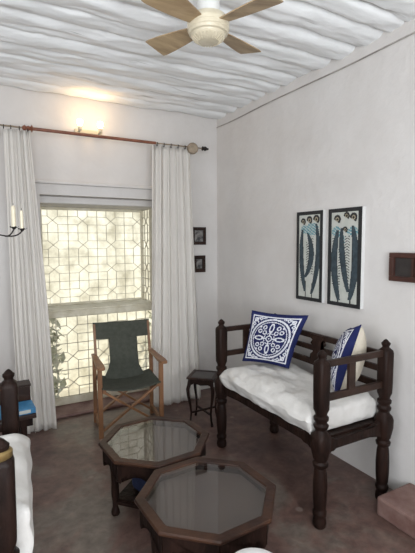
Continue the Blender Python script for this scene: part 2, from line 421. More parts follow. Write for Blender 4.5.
bm = B(); lathe_h(bm, [(-.022, .012), (-.02, .044), (-.008, .052), (.008, .052), (.02, .044), (.022, .012)], (rx(-.415), -.03, -.018), (0.25, 1, 0), 24); obj('wheel_bracket', bm, M['pale'], rt, smooth=True)
bm = B(); box(bm, (rx(-.40), .0, -.03), (rx(-.384), .235, -.012)); obj('bracket_arm', bm, M['pale'], rt)
bm = B(); box(bm, (rx(-2.04), .0, -.03), (rx(-2.024), .235, -.012)); obj('bracket_arm', bm, M['iron'], rt)
for x in (-2.0, -1.95, -1.89, -1.83, -.755, -.69, -.62, -.55, -.48, -.44):
    bm = B()
    tube(bm, [(rx(x), .016 * math.cos(a), -.008 + .016 * math.sin(a)) for a in [2 * PI * k / 12 for k in range(13)]], .0032, 6)
    obj('curtain_ring', bm, M['iron'], rt, smooth=True)

# ------------------------------------------------------------------ wall lamp
lt = thing('wall_lamp', 'glowing twin bulb lamp high on the window wall under the ceiling', 'lamp', (-1.312, 0, 2.555))
bm = B(); box(bm, (-.12, -.03, -.055), (.12, 0, -.02)); obj('mounting_bar', bm, M['fan'], lt, bevel=.006)
for sx in (-1, 1):
    x = sx * .087
    bm = B(); lathe_h(bm, [(-.0, .016), (.02, .018), (.03, .015)], (x, -.09, -.045), (0, 0, 1)); box(bm, (x - .008, -.09, -.05), (x + .008, -.02, -.035)); obj('socket', bm, M['fan'], lt, smooth=True)
    bm = B(); lathe_h(bm, [(0, .011), (.012, .018), (.028, .026), (.045, .026), (.058, .017), (.064, .001)], (x, -.09, -.015), (0, 0, 1)); obj('bulb', bm, M['bulb'], lt, smooth=True)

# ------------------------------------------------------------------ pictures
def grid_panel(bm, mp, nu, nv, fn):
    V = [[bm.verts.new(mp(i / nu, j / nv)) for i in range(nu + 1)] for j in range(nv + 1)]
    for j in range(nv):
        for i in range(nu):
            f = bm.faces.new((V[j][i], V[j][i + 1], V[j + 1][i + 1], V[j + 1][i])); f.material_index = fn((i + .5) / nu, (j + .5) / nv)
    return V
# material slots: 0 paper, 1 black, 2 pod, 3 teal, 4 ochre
def print_fn(pods, curls, teal, ladders, stems):
    asp = .68 / .29
    def fn(u, v):
        if u < .105 or u > .895 or v < .042 or v > .958: return 1
        for cx, cy, r in curls:
            d = math.hypot(u - cx, (v - cy) * asp)
            if d < r * .28: return 1
            if d < r * .5: return 4
            if d < r and (u - cx) * .6 + (v - cy) * asp > -r * .55: return 1
        for (pts, w) in pods:      # pts: three (u,v) of a quadratic curve from bottom to top
            (x0, y0), (x1, y1), (x2, y2) = pts
            if y0 < v < y2:
                t = (v - y0) / (y2 - y0)
                xc = x0 * (1 - t) ** 2 + 2 * x1 * t * (1 - t) + x2 * t * t
                hw = 1.05 * w * math.sin(PI * min(1, t * .93 + .05)) ** .45
                if abs(u - xc) < hw:
                    if abs(u - xc - .0) > hw * .82 and abs(u - xc) < hw * .9: return 1
                    return 2
        for cx, cy, rx_, ry_ in teal:
            if ((u - cx) / rx_) ** 2 + ((v - cy) / ry_) ** 2 < 1:
                if (int(v * 95) + int(u * 24)) % 3: return 3
        for x0, x1, y0, y1 in ladders:
            if x0 < u < x1 and y0 < v < y1 and ((v * 1.0 + abs(u - (x0 + x1) / 2) * .25) * 36) % 1 < .33: return 1
        for x0, x1, y0, y1 in stems:
            if x0 < u < x1 and y0 < v < y1: return 1
        return 0
    return fn
fnL = print_fn([([(.36, .10), (.12, .35), (.24, .80)], .085), ([(.36, .26), (.78, .16), (.44, .76)], .095), ([(.60, .08), (.98, .35), (.76, .86)], .085)],
               [(.26, .885, .10), (.50, .90, .11), (.76, .905, .12)], [(.30, .80, .12, .05), (.60, .80, .26, .07)],
               [(.40, .54, .30, .66), (.57, .67, .30, .72), (.16, .22, .2, .7)], [(.36, .40, .03, .22), (.60, .64, .03, .2)])
fnR = print_fn([([(.36, .06), (.08, .40), (.30, .78)], .10), ([(.64, .15), (.40, .35), (.42, .80)], .085), ([(.68, .07), (.96, .38), (.74, .82)], .10)],
               [(.28, .89, .11), (.56, .92, .09), (.76, .90, .11), (.52, .78, .08)], [(.28, .76, .16, .06), (.74, .76, .16, .05), (.46, .68, .06, .05)],
               [(.52, .66, .2, .72), (.34, .40, .2, .6), (.14, .19, .2, .7)], [(.32, .36, .03, .1), (.68, .72, .03, .1)])
def canvas_print(y0, y1, fn, label):
    zc0, zc1 = 1.105, 1.776
    t = thing('canvas_print', label, 'picture', (0, (y0 + y1) / 2 - .019, zc0), 0, 'pair of pod prints on the right wall')
    w = abs(y1 - y0) / 2; h = zc1 - zc0
    bm = B(); box(bm, (-.030, -w, 0), (-.0005, w, h)); obj('stretcher', bm, M['canvas_edge'], t)
    bm = B()
    grid_panel(bm, lambda u, v: (-.0315, w - 2 * w * u, h * v), 66, 150, fn)
    o = obj('printed_face', bm, [M['paper'], M['black'], M['pod'], M['teal'], M['ochre']], t)
canvas_print(-1.267, -1.549, fnL, 'tall black bordered pod print on the right wall, the one nearer the window')
canvas_print(-1.603, -1.900, fnR, 'tall black bordered pod print on the right wall, the one nearer the small dark frame')

def framed(name, label, loc, w, h, d, fw, mfr, mpic, axis, mount=None, cat='picture'):
    t = thing(name, label, cat, loc)
    def bx(a0, a1, z0, z1, d0, d1):
        b_ = B()
        if axis == 'y': box(b_, (a0, -d1, z0), (a1, -d0, z1))
        else: box(b_, (-d1, a0, z0), (-d0, a1, z1))
        return b_
    bm = B()
    for a0, a1, z0, z1 in ((-w / 2, w / 2, 0, fw), (-w / 2, w / 2, h - fw, h), (-w / 2, -w / 2 + fw, fw, h - fw), (w / 2 - fw, w / 2, fw, h - fw)):
        if axis == 'y': box(bm, (a0, -d, z0), (a1, -.0005, z1))
        else: box(bm, (-d, a0, z0), (-.0005, a1, z1))
    obj('frame', bm, mfr, t, bevel=.003)
    obj('image', bx(-w / 2 + fw * .9, w / 2 - fw * .9, fw * .9, h - fw * .9, .001, d * .5), mpic, t)
    return t
framed('picture_frame', 'small dark framed photograph above another, between curtain and room corner', (-.224, 0, 1.525), .162, .178, .022, .032, M['dark2'], M['photo'], 'y')
framed('picture_frame', 'smaller dark framed photograph below another, between curtain and room corner', (-.222, 0, 1.243), .142, .172, .022, .038, M['dark2'], M['photo'], 'y')
wf = framed('wooden_wall_frame', 'reddish brown deep wooden frame on the right wall at the picture edge', (0, -2.235, 1.312), .20, .170, .04, .03, M['mahog'], M['darkglass'], 'x', cat='frame')
bm = B(); box(bm, (-.034, -.062, .031), (-.022, -.045, .155)); obj('mullion', bm, M['mahog'], wf)

# cable on right wall
bm = B(); pts = []
for k in range(61):
    y = -.0 - 3.9 * k / 60
    pts.append((-.006, y - .004, 2.718 + .010 * noise.noise(Vector((y * 1.5, 0, 0))) - .0))
tube(bm, pts, .0045, 6)
tag(obj('wall_cable', bm, M['cable'], smooth=True), 'thin grey cable running along the top of the right wall', 'cable')

# ------------------------------------------------------------------ ceiling fan
ft = thing('ceiling_fan', 'cream ceiling fan with tan wooden blades hanging from the ceiling', 'ceiling fan', (-1.222, -2.03, 2.55))
bm = B(); loft(bm, [(.235, .05, 2), (.225, .062, 2), (.20, .066, 2), (.17, .05, 2), (.16, .03, 2), (.15, .052, 2), (.07, .055, 2), (.055, .06, 2)][::-1], 28); obj('mount', bm, M['fanw'], ft, smooth=True, loc=(0, 0, 0))
bm = B(); loft(bm, [(-.062, .018, 2), (-.06, .045, 2), (-.05, .066, 2), (-.036, .080, 2), (-.03, .082, 2), (-.026, .091, 2), (-.014, .094, 2), (-.01, .098, 2), (.004, .1, 2), (.008, .097, 2), (.022, .1, 2), (.034, .096, 2), (.05, .085, 2), (.06, .06, 2)], 36); obj('motor_housing', bm, M['fan'], ft, smooth=True, ang=30)
bm = B()
for k in range(26):
    a = 2 * PI * k / 26
    bar(bm, (math.cos(a) * .048, math.sin(a) * .048, -.0605), (math.cos(a) * .076, math.sin(a) * .076, -.043), .004, .004)
obj('vent_ribs', bm, M['fan'], ft)
for k in range(4):
    a = math.radians(22 + 90 * k)
    R = Matrix.Rotation(a, 4, 'Z')
    bm = B()
    pr = [(.085, .034), (.12, .042), (.19, .054), (.27, .064), (.34, .069), (.362, .066)]
    out = [(x, w) for x, w in pr] + [(x, -w) for x, w in pr[::-1]]
    out = out
    prism(bm, out, 'z', -.0025, .0025)
    bm.transform(R @ Matrix.Rotation(math.radians(11), 4, 'X'))
    bm.transform(Matrix.Translation((0, 0, .012)))
    bl = obj('blade', bm, M['blade'], ft, bevel=.001)
    bm = B(); prism(bm, [(.085, .018), (.12, .012), (.15, .026), (.175, .0), (.15, -.026), (.12, -.012), (.085, -.018)], 'z', .003, .008)
    bm.transform(R @ Matrix.Rotation(math.radians(11), 4, 'X')); bm.transform(Matrix.Translation((0, 0, .012)))
    obj('blade_bracket', bm, M['fan'], bl)

# ------------------------------------------------------------------ chandelier (only one arm reaches into view)
ct = thing('iron_chandelier', 'thin black iron candle holder with curved arm reaching in from the left', 'chandelier', (-2.42, -1.5, 1.58))
def cl(p): return (p[0] + 2.42, p[1] + 1.5, p[2] - 1.58)
bm = B(); tube(bm, [(0, 0, -.03), (0, 0, H - 1.60)], .005, 8); obj('hanging_rod', bm, M['iron'], ct, smooth=True)
bm = B(); loft(bm, [(-.06, .006, 2), (-.045, .02, 2), (-.02, .03, 2), (.01, .03, 2), (.03, .012, 2)]); obj('hub', bm, M['iron'], ct, smooth=True)
cups = [(-2.052, -1.5, 1.628), (-2.020, -1.56, 1.618)]
def bez(a, b, c, n=14): return [tuple((1 - t) ** 2 * a[i] + 2 * t * (1 - t) * b[i] + t * t * c[i] for i in range(3)) for t in [k / n for k in range(n + 1)]]
for cp in cups:
    bm = B(); m_ = (-2.10, -1.5, 1.588)
    tube(bm, [cl(p) for p in bez((-2.41, -1.5, 1.66), (-2.25, -1.5, 1.615), m_)] + [cl(p) for p in bez(m_, (cp[0] - .02, (cp[1] - 1.5) / 2, 1.575), (cp[0], cp[1], cp[2] - .006))[1:]], .0035, 8)
    obj('arm', bm, M['iron'], ct, smooth=True)
    bm = B()
    for k in range(5):
        a = 2 * PI * k / 5; r = Matrix.Rotation(a, 3, 'Z'); c = Vector(cl(cp))
        vs = [bm.verts.new(c + r @ Vector(q)) for q in ((.004, -.006, 0), (.017, -.008, .001), (.023, 0, .006), (.017, .008, .001), (.004, .006, 0), (.004, 0, -.004))]
        bm.faces.new(vs)
    loft(bm, [(cl(cp)[2] - .008, .006, 2), (cl(cp)[2] - .003, .010, 2), (cl(cp)[2] + .004, .0105, 2)], 12, (cl(cp)[0], cl(cp)[1]))
    o = obj('cup', bm, M['iron'], ct)
    sm = o.modifiers.new('t', 'SOLIDIFY'); sm.thickness = .0015
for a in (100, 180, 260):
    a = math.radians(a); d = Vector((math.cos(a), math.sin(a), 0))
    bm = B(); tube(bm, [tuple(d * .01 + Vector((0, 0, .08))), tuple(d * .15 + Vector((0, 0, .02))), tuple(d * .28 + Vector((0, 0, .0))), tuple(d * .35 + Vector((0, 0, .045)))], .0035, 8)
    obj('arm', bm, M['iron'], ct, smooth=True)
for i, cp in enumerate(cups):
    t = thing('candle', ['ivory candle in the left cup of the iron arm, tip blackened', 'ivory candle in the right, lower cup of the iron arm'][i], 'candle', (cp[0], cp[1], cp[2] + .0045), 0, 'candles on the iron holder')
    h = [.105, .088][i]
    bm = B(); cr = [.0112, .008][i]; loft(bm, [(0, cr, 2), (h * .9, cr * .97, 2), (h, cr * .7, 2)], 14); obj('wax', bm, M['candle'], t, smooth=True)
    bm = B(); tube(bm, [(0, 0, h), (.001, 0, h + .011)], .0012, 6); obj('wick', bm, M['iron'], t)

# ------------------------------------------------------------------ carved bench and armchair (shared maker)
POST = [(0, .030, 2), (.008, .036, 2), (.03, .038, 2), (.05, .034, 2), (.062, .031, 2), (.072, .038, 2), (.09, .038, 2), (.10, .031, 2), (.115, .034, 2),
        (.17, .038, 2), (.24, .039, 2), (.31, .035, 2), (.335, .030, 2), (.345, .040, 2), (.362, .043, 2), (.372, .034, 2), (.38, .034, 2), (.388, .041, 2),
        (.40, .040, 2.6), (.42, .042, 3.4), (.45, .046, 4), (.50, .047, 4), (.52, .042, 3.5), (.535, .033, 2), (.548, .030, 2), (.558, .038, 2), (.572, .041, 2), (.582, .033, 2),
        (.592, .032, 2), (.602, .040, 2), (.616, .041, 2), (.626, .030, 2), (.64, .031, 2.6), (.66, .035, 5), (.72, .036, 6), (.90, .037, 6), (.915, .034, 5),
        (.925, .026, 3), (.932, .020, 2), (.94, .020, 2), (.948, .025, 2), (.958, .026, 2), (.966, .018, 2), (.974, .012, 2), (.98, .004, 2)]
def railshape(L, zc, h, e, eh):
    """rail outline along its length, swelling into scalloped brackets at both ends"""
    u = []
    s = [(0, h / 2 + eh), (e * .3, h / 2 + eh * .95), (e * .5, h / 2 + eh * .45), (e * .75, h / 2 + eh * .5), (e, h / 2)]
    upr = [(-L / 2 + a, zc + b) for a, b in s] + [(L / 2 - a, zc + b) for a, b in s[::-1]]
    lwr = [(-L / 2 + a, zc - b) for a, b in s] + [(L / 2 - a, zc - b) for a, b in s[::-1]]
    return upr + lwr[::-1]
def carved_seat(name, label, cat, loc, rotz, hx, hy, splat=True):
    """local frame: open front at -x, backrest at +x, armrests at -y and +y"""
    t = thing(name, label, cat, loc, rotz)
    for sx in (-1, 1):
        for sy in (-1, 1):
            bm = B(); loft(bm, POST, 24); bm.transform(Matrix.Translation((sx * hx, sy * hy, 0)))
            obj('post', bm, M['dark'], t, smooth=True, ang=50)
    ly = 2 * hy - .06; lx = 2 * hx - .06
    for sx in (-1, 1):
        bm = B(); prism(bm, railshape(ly, .465, .05, .11, .022), 'x', sx * hx - .017, sx * hx + .017); obj('seat_rail', bm, M['dark'], t, bevel=.004)
    for sy in (-1, 1):
        bm = B(); prism(bm, railshape(lx, .448, .05, .07, .022), 'y', sy * hy - .017, sy * hy + .017); obj('seat_rail', bm, M['dark'], t, bevel=.004)
    bm = B(); box(bm, (-hx + .018, -hy + .018, .47), (hx - .018, hy - .018, .484)); obj('seat_slats', bm, M['dark'], t)
    for sy in (-1, 1):
        bm = B(); box(bm, (-hx + .03, sy * hy - .013, .882), (hx - .03, sy * hy + .013, .918)); obj('arm_rail', bm, M['dark2'], t, bevel=.004)
        bm = B(); box(bm, (-hx + .03, sy * hy - .012, .695), (hx - .03, sy * hy + .012, .735)); obj('arm_rail', bm, M['dark2'], t, bevel=.004)
        bm = B(); prism(bm, [(-.055, .732), (-.005, .732), (-.005, .884), (-.055, .884)], 'y', sy * hy - .010, sy * hy + .010); obj('arm_slat', bm, M['dark2'], t, bevel=.003)
    for z0, z1 in ((.865, .905), (.778, .815), (.675, .718)):
        bm = B(); box(bm, (hx - .012, -hy + .03, z0), (hx + .012, hy - .03, z1)); obj('back_rail', bm, M['dark2'], t, bevel=.004)
    if splat:
        for c in (0.03,):
            w = .062
            pts = [(w, .9), (w * 1.1, .875), (w * .7, .86), (w, .835), (w * .62, .815), (w * .62, .775), (w, .755), (w * .7, .73), (w * 1.1, .715), (w, .69)]
            pts = pts + [(-a, b) for a, b in pts[::-1]]
            bm = B(); prism(bm, [(a + c, b) for a, b in pts], 'x', hx - .02, hx + .018); obj('back_splat', bm, M['dark2'], t, bevel=.003)
    return t
BX, BY = -.395, -1.692
carved_seat('carved_bench', 'dark carved wooden bench with turned posts standing against the right wall', 'bench', (BX, BY, 0), 0, .25, .522)

def mattress(name, label, cat, loc, hx, hy, z0, z1, seed, m, sag=.012, over=0.0, amp=.010):
    bm = B(); nx_, ny_, nz_ = 34, 60, 9
    rnd = Vector((seed * 3.7, 0, 0)); faces = {}
    def P(x, y, z):   # x,y,z in -1..1 cube -> puffed block
        p = Vector((x, y, z))
        ex = 1 - .10 * z * z * 1.0; 
        r = .5
        ax, ay, az = abs(x), abs(y), abs(z)
        k = 1 - .055 * (az ** 4)
        X = x * hx * k; Y = y * hy * (1 - .03 * az ** 4)
        edge = max(ax, ay) ** 8
        Z = (z0 + z1) / 2 + z * (z1 - z0) / 2 * (1 - (.38 if z > 0 else .06) * edge)
        n = noise.noise(Vector((X * 7, Y * 5, Z * 9)) + rnd) + .5 * noise.noise(Vector((X * 19, Y * 9, Z * 24)) + rnd)
        w = noise.noise(Vector((X * 4 + Y * 3, (Y - X) * 9, Z * 6)) + rnd)
        d = amp * n + amp * .7 * (1 - abs(w) * 3 if abs(w) < .33 else 0)
        Z += d * (1 if z > -.9 else .1)
        X += amp * .9 * noise.noise(Vector((Y * 8, Z * 16, X)) + rnd) * (ax ** 6)
        Z -= sag * (1 - x * x) * (1 - y * y) * (1 if z > 0 else 0)
        if over and x < 0: X -= over * ax ** 6 * (1 - az)
        return (X, Y, Z)
    bmesh.ops.create_cube(bm, size=2)
    bmesh.ops.subdivide_edges(bm, edges=bm.edges[:], cuts=33, use_grid_fill=True)
    for v in bm.verts: v.co = P(*v.co)
    o = obj(name, bm, m, smooth=True, loc=loc, ang=180)
    return tag(o, label, cat)
mattress('mattress', 'crumpled off white mattress lying on the dark carved bench', 'mattress', (BX - .012, BY, 0), .262, .474, .487, .64, 2, M['mattress'], over=.02, amp=.016)

# ------------------------------------------------------------------ cushions
def cushion(name, label, c, thick, fn, mats, backmat, seed=0, n=84, cat='cushion', puff=(1, 1), wav=.010, group=None):
    """c: bottom-left, bottom-right, top-right, top-left corners as seen from the front"""
    BL, BR, TR, TL = [Vector(p) for p in c]
    cen = (BL + BR + TR + TL) / 4
    nrm = ((BR - BL).cross(TL - BL)).normalized()
    t = thing(name, label, cat, tuple(Vector((cen.x, cen.y, min(BL.z, BR.z)))), 0, group)
    org = Vector(t.location)
    def S(u, v, side):
        # pinch sides inwards between the corners
        uu = .5 + (u - .5) * (1 - .07 * (1 - (2 * v - 1) ** 2) * 1) ; vv = .5 + (v - .5) * (1 - .07 * (1 - (2 * u - 1) ** 2))
        p = BL * (1 - uu) * (1 - vv) + BR * uu * (1 - vv) + TR * uu * vv + TL * (1 - uu) * vv
        b = (max(0, (1 - (2 * u - 1) ** 2)) * max(0, (1 - (2 * v - 1) ** 2))) ** .42
        w = wav * noise.noise(Vector((u * 3 + seed, v * 3, side))) * b
        return p + nrm * (side * (b * thick / 2) + w) - org
    bm = B(); grid_panel(bm, lambda u, v: S(u, v, 1), n, n, fn); obj('front_cover', bm, mats, t, smooth=True, ang=180)
    bm = B(); grid_panel(bm, lambda u, v: S(u, v, -1), 30, 30, lambda u, v: 0); obj('back_cover', bm, backmat, t, smooth=True, ang=180)
    bm = B(); P_ = []
    for k in range(80):
        q = k / 20
        u, v = ((q, 0), (1, q - 1), (3 - q, 1), (0, 4 - q))[int(q)] if q < 4 else (0, 0)
        P_.append(S(u, v, 0))
    P_.append(P_[0]); tube(bm, P_, .0035, 6); obj('piping', bm, mats[0], t, smooth=True)
    return t
def arab(u, v):
    x, y = (u - .5) * 2, (v - .5) * 2
    m = max(abs(x), abs(y)); r = math.hypot(x, y); a = math.atan2(y, x)
    if m > .93: return 0
    if .84 < m < .885: return 1
    def near(px, py, w): return abs(math.hypot(x - px, y - py)) < w
    if .735 < r < .80: return 1
    if r < .70:
        if .655 < r < .685: return 1
        q = PI / 4; aa = (a + q / 2) % q - q / 2; k = int(round(a / q)) % 2
        px, py = r * math.cos(aa), r * math.sin(aa)
        if k == 0:      # long loop petals
            e = math.hypot((px - .42) / .20, py / .085)
            if .62 < e < 1.05: return 1
            if .10 < px < .24 and abs(py) < .022: return 1
        else:           # trefoil knots
            for cx, cy in ((.50, .11), (.50, -.11), (.33, 0)):
                d = math.hypot(px - cx, py - cy)
                if .045 < d < .088: return 1
            if .60 < px < .655 and abs(py) < .05: return 1
        if .09 < r < .13 or r < .035: return 1
        if .19 < r < .225 and abs(math.sin(4 * a)) > .45: return 1
        return 0
    if r > .84 and m < .84:   # corner sprigs
        cx, cy = abs(x), abs(y)
        for qx, qy, rr in ((.71, .71, .085), (.76, .52, .065), (.52, .76, .065), (.80, .36, .045), (.36, .80, .045)):
            d = math.hypot(cx - qx, cy - qy)
            if rr * .45 < d < rr: return 1
        if abs(cx - cy) < .03 and .60 < cx < .68: return 1
        if abs(math.hypot(cx - .5, cy - .5) - .30) < .018 and cx + cy > 1.18: return 1
    return 0
cushion('patterned_cushion', 'blue cushion with white round scroll pattern leaning in the far bench corner',
        [(-.485, -1.215, .652), (-.305, -1.535, .650), (-.185, -1.60, 1.03), (-.40, -1.215, 1.03)], .12, arab, [M['blue'], M['pattern']], M['blue'], 1, group='blue cushions on the bench')
cushion('patterned_cushion', 'blue and white cushion with cream back seen edge on at the near bench arm',
        [(-.215, -1.955, .64), (-.405, -2.095, .64), (-.215, -2.09, 1.05), (-.095, -1.90, .985)], .19, arab, [M['blue'], M['pattern']], M['cream'], 4, group='blue cushions on the bench')

# ------------------------------------------------------------------ director's chair
dt = thing('director_chair', 'folding wooden director chair with grey green canvas in front of the window', 'chair', (-1.147, -.455, 0), -.12)
HW, HD = .248, .165
for sx in (-1, 1):
    bm = B(); box(bm, (sx * HW - .018, -HD - .014, .0), (sx * HW + .018, -HD + .014, .575)); obj('front_post', bm, M['honey'], dt, bevel=.003)
    bm = B(); bar(bm, (sx * HW, HD, 0), (sx * HW, HD, .575), .032, .028, up=(0, 1, 0)); obj('rear_post', bm, M['honey'], dt, bevel=.003)
    bm = B(); bar(bm, (sx * (HW - .012), HD - .02, .56), (sx * (HW - .012), HD + .06, .845), .02, .034, up=(0, 1, 0)); obj('back_post', bm, M['honey'], dt, bevel=.003)
    bm = B(); prism(bm, [(sx * HW + a, b) for a, b in ((-.028, -HD - .09), (-.02, -HD - .105), (.022, -HD - .105), (.032, -HD - .09), (.034, -HD - .02), (.024, HD * .3), (.02, HD + .04), (-.02, HD + .04), (-.022, HD * .3), (-.03, -HD))], 'z', .575, .597)
    obj('armrest', bm, M['honey'], dt, bevel=.004)
    bm = B(); bar(bm, (sx * HW, -HD, .07), (sx * HW, HD, .07), .022, .035); obj('side_rail', bm, M['honey'], dt, bevel=.003)
    bm = B(); bar(bm, (sx * (HW - .03), -HD - .035, .385), (sx * (HW - .03), HD + .03, .385), .028, .03); obj('seat_rail', bm, M['honey'], dt, bevel=.003)
for y, o_ in ((-HD - .004, 0), (HD + .006, 0)):
    for s in (-1, 1):
        dy = .012 * s
        bm = B(); bar(bm, (s * (HW - .03), y + dy, .375), (-s * (HW - .02), y + dy, .055), .017, .032, up=(0, 1, 0)); bm2 = bm
        obj('cross_leg', bm, M['honey'], dt, bevel=.003)
# seat canvas (sagging) with a front hem
bm = B(); nu, nv = 26, 18; V = []
for j in range(nv + 1):
    row = []
    for i in range(nu + 1):
        u, v = i / nu * 2 - 1, j / nv
        x = u * (HW - .012); y = -HD - .045 + v * (2 * HD + .07)
        z = .412 - .035 * (1 - u * u) - .0 * v
        row.append(bm.verts.new((x, y, z)))
    V.append(row)
for j in range(nv):
    for i in range(nu): bm.faces.new((V[j][i], V[j][i + 1], V[j + 1][i + 1], V[j + 1][i]))
for i in (0, nu):      # wrapped side hems
    x = V[0][i].co.x
    vs = [bm.verts.new((x, r[i].co.y, .372)) for r in (V[0], V[-1])]
    bm.faces.new((V[0][i], V[-1][i], vs[1], vs[0])) if False else None
o = obj('seat', bm, M['canvas'], dt, smooth=True); s = o.modifiers.new('t', 'SOLIDIFY'); s.thickness = .006
# T shaped back canvas: wide band above a narrower panel running down to the seat
bm = B()
def by(z): return HD - .02 + .08 * (z - .56) / .285
def backpt(x, z):
    return (x, by(z) + .002 - .020 * (1 - (x / (HW + .012)) ** 2) - .012, z)
rows = []
zs = [.862, .84, .80, .76, .722, .7219, .66, .60, .54, .48, .43, .385, .355]
for z in zs:
    w = HW + .012 if z > .7219 + 1e-6 else .122 + .05 * max(0, (.50 - z) / .1) ** 1.0
    w = min(w, HW)
    rows.append([bm.verts.new(backpt(w * (i / 10 - 1) if i else -w, z) if z > .5 else (w * (i / 10 - 1), by(.5) + .014 - .02 * (1 - (w * (i / 10 - 1) / HW) ** 2) - (.5 - z) * .12, z)) for i in range(21)])
for a, b in zip(rows, rows[1:]):
    for i in range(20): bm.faces.new((a[i], a[i + 1], b[i + 1], b[i]))
o = obj('backrest', bm, M['canvas'], dt, smooth=True); s = o.modifiers.new('t', 'SOLIDIFY'); s.thickness = .006

# ------------------------------------------------------------------ octagonal tables
def oct_table(label, loc, R, ztop, a0, leg_a, blue=False):
    t = thing('octagonal_table', label, 'coffee table', loc, 0, 'octagonal glass topped tables')
    C = [a0 + k * PI / 4 for k in range(8)]
    def ring(bm, r, z): return [bm.verts.new((r * math.cos(a), r * math.sin(a), z)) for a in C]
    # frame
    bm = B(); prof = [(R - .046, ztop - .026), (R - .018, ztop - .026), (R - .003, ztop - .019), (R, ztop - .010), (R - .004, ztop), (R - .046, ztop), (R - .050, ztop - .004), (R - .050, ztop - .02)]
    rings = [ring(bm, r, z) for r, z in prof]; rings.append(rings[0])
    for A, C_ in zip(rings, rings[1:]):
        for k in range(8): bm.faces.new((A[k], A[(k + 1) % 8], C_[(k + 1) % 8], C_[k]))
    obj('top_frame', bm, M['rim'], t, bevel=.002)
    bm = B(); a = ring(bm, R - .048, ztop - .012); b = ring(bm, R - .048, ztop - .006)
    bm.faces.new(a[::-1]); bm.faces.new(b)
    for k in range(8): bm.faces.new((a[k], a[(k + 1) % 8], b[(k + 1) % 8], b[k]))
    obj('glass_top', bm, M['glass'], t)
    # inner tray below glass
    bm = B(); a = ring(bm, R - .044, ztop - .062); b = ring(bm, R - .044, ztop - .05)
    bm.faces.new(a[::-1]); bm.faces.new(b)
    for k in range(8): bm.faces.new((a[k], a[(k + 1) % 8], b[(k + 1) % 8], b[k]))
    obj('inner_panel', bm, M['tray'], t)
    # carved skirt panels with pendants
    Rs = R - .03
    ap = Rs * math.cos(PI / 8); half = Rs * math.sin(PI / 8)
    for k in range(8):
        am = C[k] + PI / 8
        h = half
        out = [(-h, ztop - .026), (h, ztop - .026), (h, ztop - .125), (h - .012, ztop - .135), (h - .022, ztop - .105), (h - .045, ztop - .088), (h - .06, ztop - .095), (.02, ztop - .075),
               (0, ztop - .09), (-.02, ztop - .075), (-h + .06, ztop - .095), (-h + .045, ztop - .088), (-h + .022, ztop - .105), (-h + .012, ztop - .135), (-h, ztop - .125)]
        bm = B(); prism(bm, out, 'y', -.007, .007)
        bm.transform(Matrix.Rotation(am + PI / 2, 4, 'Z') @ Matrix.Translation((0, ap * -1 , 0)) if False else Matrix.Translation((ap * math.cos(am), ap * math.sin(am), 0)) @ Matrix.Rotation(am + PI / 2, 4, 'Z'))
        obj('skirt_panel', bm, M['dark'], t)
    rl = R - .082
    L4 = [leg_a + k * PI / 2 for k in range(4)]
    for a in L4:
        bm = B(); zt = ztop - .0625
        loft(bm, [(0, .020, 3), (.012, .025, 3), (.03, .021, 3), (.045, .015, 3), (.08, .016, 4), (.12, .021, 4), (.2, .019, 4), (.26, .023, 4), (zt - .03, .03, 5), (zt, .03, 5)], 16)
        bm.transform(Matrix.Translation((rl * math.cos(a), rl * math.sin(a), 0)) @ Matrix.Rotation(a, 4, 'Z'))
        obj('leg', bm, M['dark'], t, smooth=True, ang=50)
    for k in range(4):
        a, b = L4[k], L4[(k + 1) % 4]
        bm = B(); bar(bm, (rl * math.cos(a), rl * math.sin(a), .075), (rl * math.cos(b), rl * math.sin(b), .075), .02, .022); obj('stretcher', bm, M['dark'], t, bevel=.003)
        if blue is False: continue
    bm = B(); s_ = rl / math.sqrt(2) 
    box(bm, (-s_, -s_, .086), (s_, s_, .096)); bm.transform(Matrix.Rotation(leg_a + PI / 4, 4, 'Z')); obj('shelf', bm, M['dark'], t)
    return t
M['tray'] = mat('dusty brown inlaid panel', (0.060, 0.043, 0.034), 0.6, (0.085, 0.062, 0.05), 5, 5)
A1 = math.radians(162)
oct_table('dark octagonal glass topped table nearer the window, partly behind the other', (-1.343, -1.577, 0), .327, .40, A1, math.radians(178))
oct_table('dark octagonal glass topped table in the foreground', (-1.337, -2.205, 0), .333, .40, math.radians(160.5), math.radians(178))
bm = B(); box(bm, (-.10, -.11, 0), (.10, .11, .17)); o = obj('folded_cloth', bm, M['blueshade'], loc=(-1.355, -1.59, .0965), bevel=.03); o.rotation_euler = (0, 0, .3)
tag(o, 'dark blue folded cloth stored on the shelf under the far octagonal table', 'cloth')

